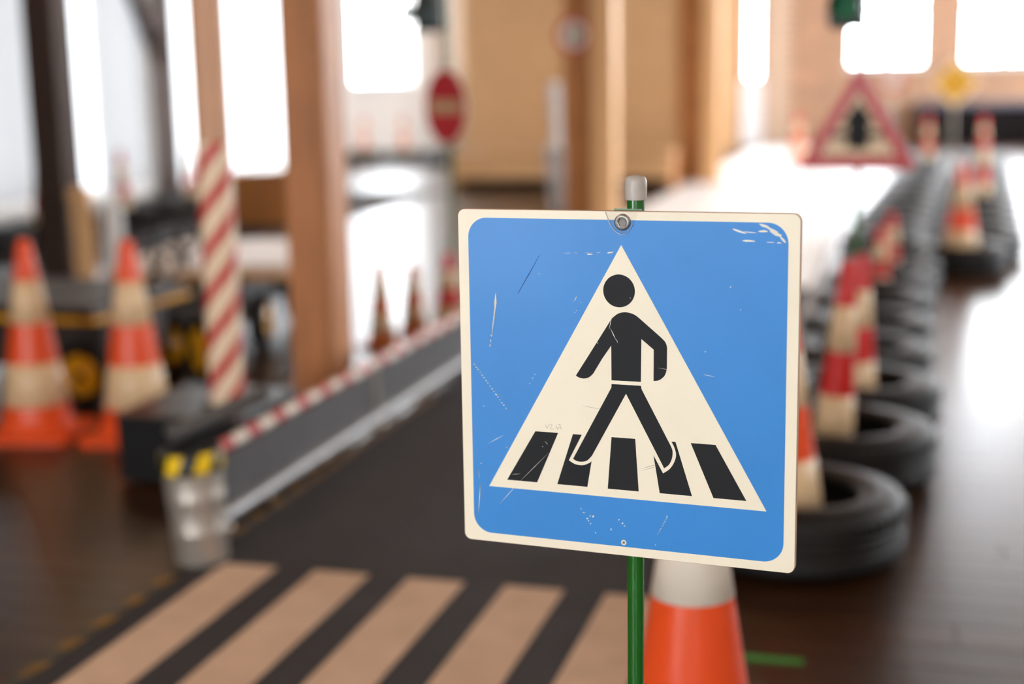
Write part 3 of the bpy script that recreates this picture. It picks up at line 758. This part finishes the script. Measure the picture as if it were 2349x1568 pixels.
def rtri(s, zc, r, n=6):
    h = s * math.sqrt(3) / 2; pts = []
    cs = [(-s / 2, zc), (s / 2, zc), (0, zc + h)]
    ins = r * 2
    for i, (cx, cz) in enumerate(cs):
        d = Vector((0, zc + h / 3)) - Vector((cx, cz)); d = d.normalized() * ins
        ccx, ccz = cx + d.x, cz + d.y
        base = math.atan2(-d.y, -d.x)
        for k in range(n + 1):
            a = base + R(-60 + 120 * k / n); pts.append((ccx + r * math.cos(a), ccz + r * math.sin(a)))
    return pts
pl_ = MB().prism(rtri(.49, .98, .018), 0, .008).obj('triangle_plate', 'sign_red', ws)
MB().prism(rtri(.305, 1.036, .008), -.001, 0).obj('cream_field', 'aged_sign', pl_)
MB().prism([(-.042, 1.065), (.042, 1.065), (.042, 1.165), (.066, 1.165), (0, 1.258), (-.066, 1.165), (-.042, 1.165)], -.002, -.001).obj('arrow_symbol', 'black_print', pl_)
MB().prism([(-.098, 1.108), (.098, 1.108), (.098, 1.135), (-.098, 1.135)], -.0016, -.001).obj('cross_bar', 'black_print', pl_)
MB().box((-.03, .008, 1.12), (.03, .045, 1.15)).obj('clamp', 'bolt', ws)
signal_head(ws, 1.545, off=-.05)
MB().lathe([(.045, 0), (.045, .01), (.03, .02), (.016, .06)], 28, c=(0, .03, 0)).obj('foot_plate', 'green_paint', ws)
ne = thing('no_entry_sign', 'round red no entry sign with white bar and signal on one pole', 'sign', (-2.55, 7.8, 0), R(-38))
MB().tube((0, .03, 0), (0, .03, 2.1), .014, 20).obj('pole', 'green_paint', ne)
pl_ = MB().prism(circ(0, 1.22, .215, 48), 0, .008).obj('disc_plate', 'sign_white', ne)
MB().prism(circ(0, 1.22, .205, 48), -.001, 0).obj('red_disc', 'lifted_red', pl_)
MB().prism([(-.16, 1.185), (.16, 1.185), (.16, 1.255), (-.16, 1.255)], -.002, -.001).obj('white_bar', 'aged_sign', pl_)
signal_head(ne, 1.64, off=-.14)
MB().lathe([(.12, 0), (.12, .01), (.03, .02), (.016, .06)], 28, c=(0, .03, 0)).obj('foot_plate', 'green_paint', ne)
rs = thing('round_sign', 'small round sign with red ring and dark symbol fixed to the brown board', 'sign', (-2.785, 12.075, 1.56))
MB().prism(circ(0, .16, .155, 40), 0, .01).obj('disc_plate', 'sign_red', rs)
MB().prism(circ(0, .16, .115, 40), -.001, 0).obj('white_field', 'sign_white', rs)
MB().prism([(-.03, .10), (.01, .10), (.01, .22), (-.03, .22)], -.002, -.001).obj('symbol', 'black_print', rs)
MB().prism([(.025, .11), (.065, .11), (.065, .20), (.025, .20)], -.002, -.001).obj('symbol', 'black_print', rs)
ys = thing('priority_sign', 'yellow diamond sign on a thin pole before the far right window', 'sign', (.48, 17.3, 0), R(6))
MB().tube((0, .03, 0), (0, .03, 1.5), .013, 16).obj('pole', 'steel', ys)
pl_ = MB().prism([(0, .935), (.285, 1.22), (0, 1.505), (-.285, 1.22)], 0, .008).obj('diamond_plate', 'aged_sign', ys)
MB().prism([(0, .985), (.235, 1.22), (0, 1.455), (-.235, 1.22)], -.002, 0).obj('yellow_field', 'sign_yellow', pl_)
MB().lathe([(.045, 0), (.045, .01), (.016, .03)], 24, c=(0, .03, 0)).obj('foot_plate', 'steel', ys)
ps = thing('round_sign', 'small pale red round sign below the far window, right of the triangle', 'sign', (-.215, 17.6, 0), R(-8))
MB().tube((0, .03, 0), (0, .03, 1.42), .013, 16).obj('pole', 'steel', ps)
pl_ = MB().prism(circ(0, 1.27, .15, 36), 0, .008).obj('disc_plate', 'sign_red', ps)
MB().prism(circ(0, 1.27, .105, 36), -.002, 0).obj('white_field', 'sign_white', pl_)
MB().lathe([(.045, 0), (.045, .01), (.016, .03)], 24, c=(0, .03, 0)).obj('foot_plate', 'steel', ps)

# ------------------------------------------------------------------ small karts on the left
def wheel(parent, x, y, r, w, name='wheel'):
    o = MB().lathe([(r * .62, -w / 2), (r * .9, -w / 2), (r, -w * .3), (r, w * .3), (r * .9, w / 2), (r * .62, w / 2)], 32, closed=True, axis='X', c=(x, y, r)).obj(name, 'rubber', parent)
    MB().lathe([(0, -w * .52), (r * .22, -w * .52), (r * .3, -w * .38), (r * .55, -w * .38), (r * .66, -w * .5), (r * .66, w * .5), (r * .55, w * .38), (r * .3, w * .38), (r * .22, w * .52), (0, w * .52)], 32, axis='X', c=(x, y, r)).obj('rim', 'yellow_rim', o)
    MB().lathe([(0, -w * .60), (r * .12, -w * .58), (r * .12, w * .58), (0, w * .60)], 16, axis='X', c=(x, y, r)).obj('hub', 'black_tape', o)
def kart(label, loc, rz, deck, body, wr=.40):
    t = thing('ride_on_cart', label, 'cart', loc, rz, 'carts parked behind the cones')
    MB().box((-.27, -.46, .14), (.27, .55, .40), .03).obj('body', body, t)
    MB().box((-.40, -.50, .40), (wr, .72, .45), .012).obj('deck', deck, t)
    MB().box((-.405, -.51, .375), (wr + .005, .73, .40), .006).obj('edge_strip', 'yellow_rim', t)
    for sx in (-.36, .36):
        for sy in (-.42, .45): wheel(t, sx, sy, .15, .09)
    for sy in (-.42, .45): MB().tube((-.36, sy, .15), (.36, sy, .15), .015, 12).obj('axle', 'steel', t)
    MB().tube((0, -.5, .45), (0, -.62, .62), .015, 12).obj('steering_column', 'black_tape', t)
    MB().lathe([(.11, -.012), (.122, 0), (.11, .012), (.098, 0)], 28, closed=True, axis='Y', c=(0, -.63, .63)).obj('steering_wheel', 'black_tape', t)
    return t
kart('low ride-on cart with cream deck and yellow rims behind the striped pole', (-3.70, 7.1, 0), R(12), 'deck', 'kart_grey', .64)
kart('dark ride-on cart with yellow wheel rims behind the two left cones', (-3.82, 5.70, 0), R(88), 'kart_dark', 'kart_dark')
sw = thing('spare_wheel', 'small wheel with golden yellow rim leaning beside the striped pole', 'wheel', (-3.10, 5.84, 0), R(50))
wheel(sw, 0, 0, .17, .085)
wp = thing('pine_board', 'light pine board propped against the dark post on the left', 'board', (-5.72, 9.02, 0))
MB().box((-.075, -.02, 0), (.075, .02, .66), .006).obj('plank', 'pale_beam', wp)
MB().box((-.075, -.035, .56), (.075, -.02, .62)).obj('cleat', 'pale_beam', wp)
wb = thing('white_board', 'narrow whitish panel standing right of the light pine board', 'board', (-5.55, 9.15, 0))
MB().box((-.07, -.02, 0), (.07, .02, .54), .006).obj('panel', 'white_paint', wb)
MB().box((-.09, -.05, 0), (.09, .05, .03), .004).obj('foot', 'panel_dark', wb)
cr = thing('wooden_crate', 'low brown wooden crate in the distance between striped pole and thick post', 'crate', (-5.95, 12.9, .0098))
for k in range(3): MB().box((-.5, -.32, .02 + .16 * k), (.5, -.29, .17 + .16 * k), .004).obj('slat', 'panel_dark', cr)
for k in range(3): MB().box((-.5, .29, .02 + .16 * k), (.5, .32, .17 + .16 * k), .004).obj('slat', 'panel_dark', cr)
for sx in (-.5, .47):
    for k in range(3): MB().box((sx, -.29, .02 + .16 * k), (sx + .03, .29, .17 + .16 * k), .004).obj('slat', 'panel_dark', cr)
MB().box((-.5, -.3, 0), (.5, .3, .02)).obj('bottom', 'panel_dark', cr)

# ------------------------------------------------------------------ white bin with paper rolls, far counter
bn = thing('white_bin', 'white plastic bin behind the crossing sign, holding tall paper rolls', 'bin', (-3.30, 14.0, 0))
MB().lathe([(.17, 0), (.18, .01), (.225, .66), (.237, .67), (.237, .69), (.218, .69), (.175, .03), (0, .03)], 36).obj('bin_body', 'white_plastic', bn)
MB().lathe([(.206, .40), (.212, .405), (.216, .46), (.210, .465)], 36, caps=False).obj('rib', 'white_plastic', bn)
for (dx, dy, ex, ey, h, r_, t_) in ((.06, .0, .065, .0, 1.40, .095, 'thick white paper roll standing upright in the white bin'), (-.092, -.03, -.11, -.04, 1.32, .055, 'pale paper roll just left of the thick one in the white bin'), (-.085, .09, -.20, .10, 1.32, .03, 'thin paper roll leaning out to the left from the white bin')):
    t = thing('paper_roll', t_, 'roll', (-3.30 + dx, 14.0 + dy, .035), group='paper rolls in the bin')
    MB().tube((0, 0, 0), (ex - dx, ey - dy, h - .035), r_, 20).obj('paper_tube', 'paper', t)
    MB().tube(((ex - dx) * .5, (ey - dy) * .5, (h - .035) * .5), ((ex - dx) * .52, (ey - dy) * .52, (h - .035) * .52), r_ + .002, 20).obj('wrap_band', 'white_paint', t)
ct = thing('long_counter', 'long dark counter with greyish top below the far right windows', 'counter', (2.3, 27.5, 0))
MB().box((-2.2, -.28, .08), (2.2, .40, .70)).obj('body', 'counter_dark', ct)
MB().box((-2.25, -.33, .70), (2.25, .42, .80), .01).obj('counter_top', 'counter_top', ct)
MB().box((-2.2, -.24, 0), (2.2, .38, .08)).obj('plinth', 'counter_dark', ct)
for k in range(5): MB().box((-2.18 + k * .88, -.3, .12), (-2.18 + k * .88 + .84, -.28, .68), .004).obj('door', 'counter_dark', ct)

# ------------------------------------------------------------------ hanging lamps
for i, yy in enumerate((-2.6, 2.2, 8.6, 15.0, 21.5)):
    for j, xx in enumerate((-5.3, -2.0, 2.2)):
        t = thing('hanging_lamp', ORD[i] + ' warm strip lamp from the back wall in the ' + ('left', 'middle', 'right')[j] + ' row', 'lamp', (xx, yy, 3.4), 0, 'hanging lamps')
        MB().box((-.10, -.75, .06), (.10, .75, .13), .008).obj('housing', 'lamp_body', t)
        MB().box((-.085, -.72, .035), (.085, .72, .06), .006).obj('diffuser', 'lamp', t)
        for sy in (-.6, .6): MB().tube((0, sy, .13), (0, sy, ZC - 3.4), .006, 8).obj('hanger', 'lamp_body', t)
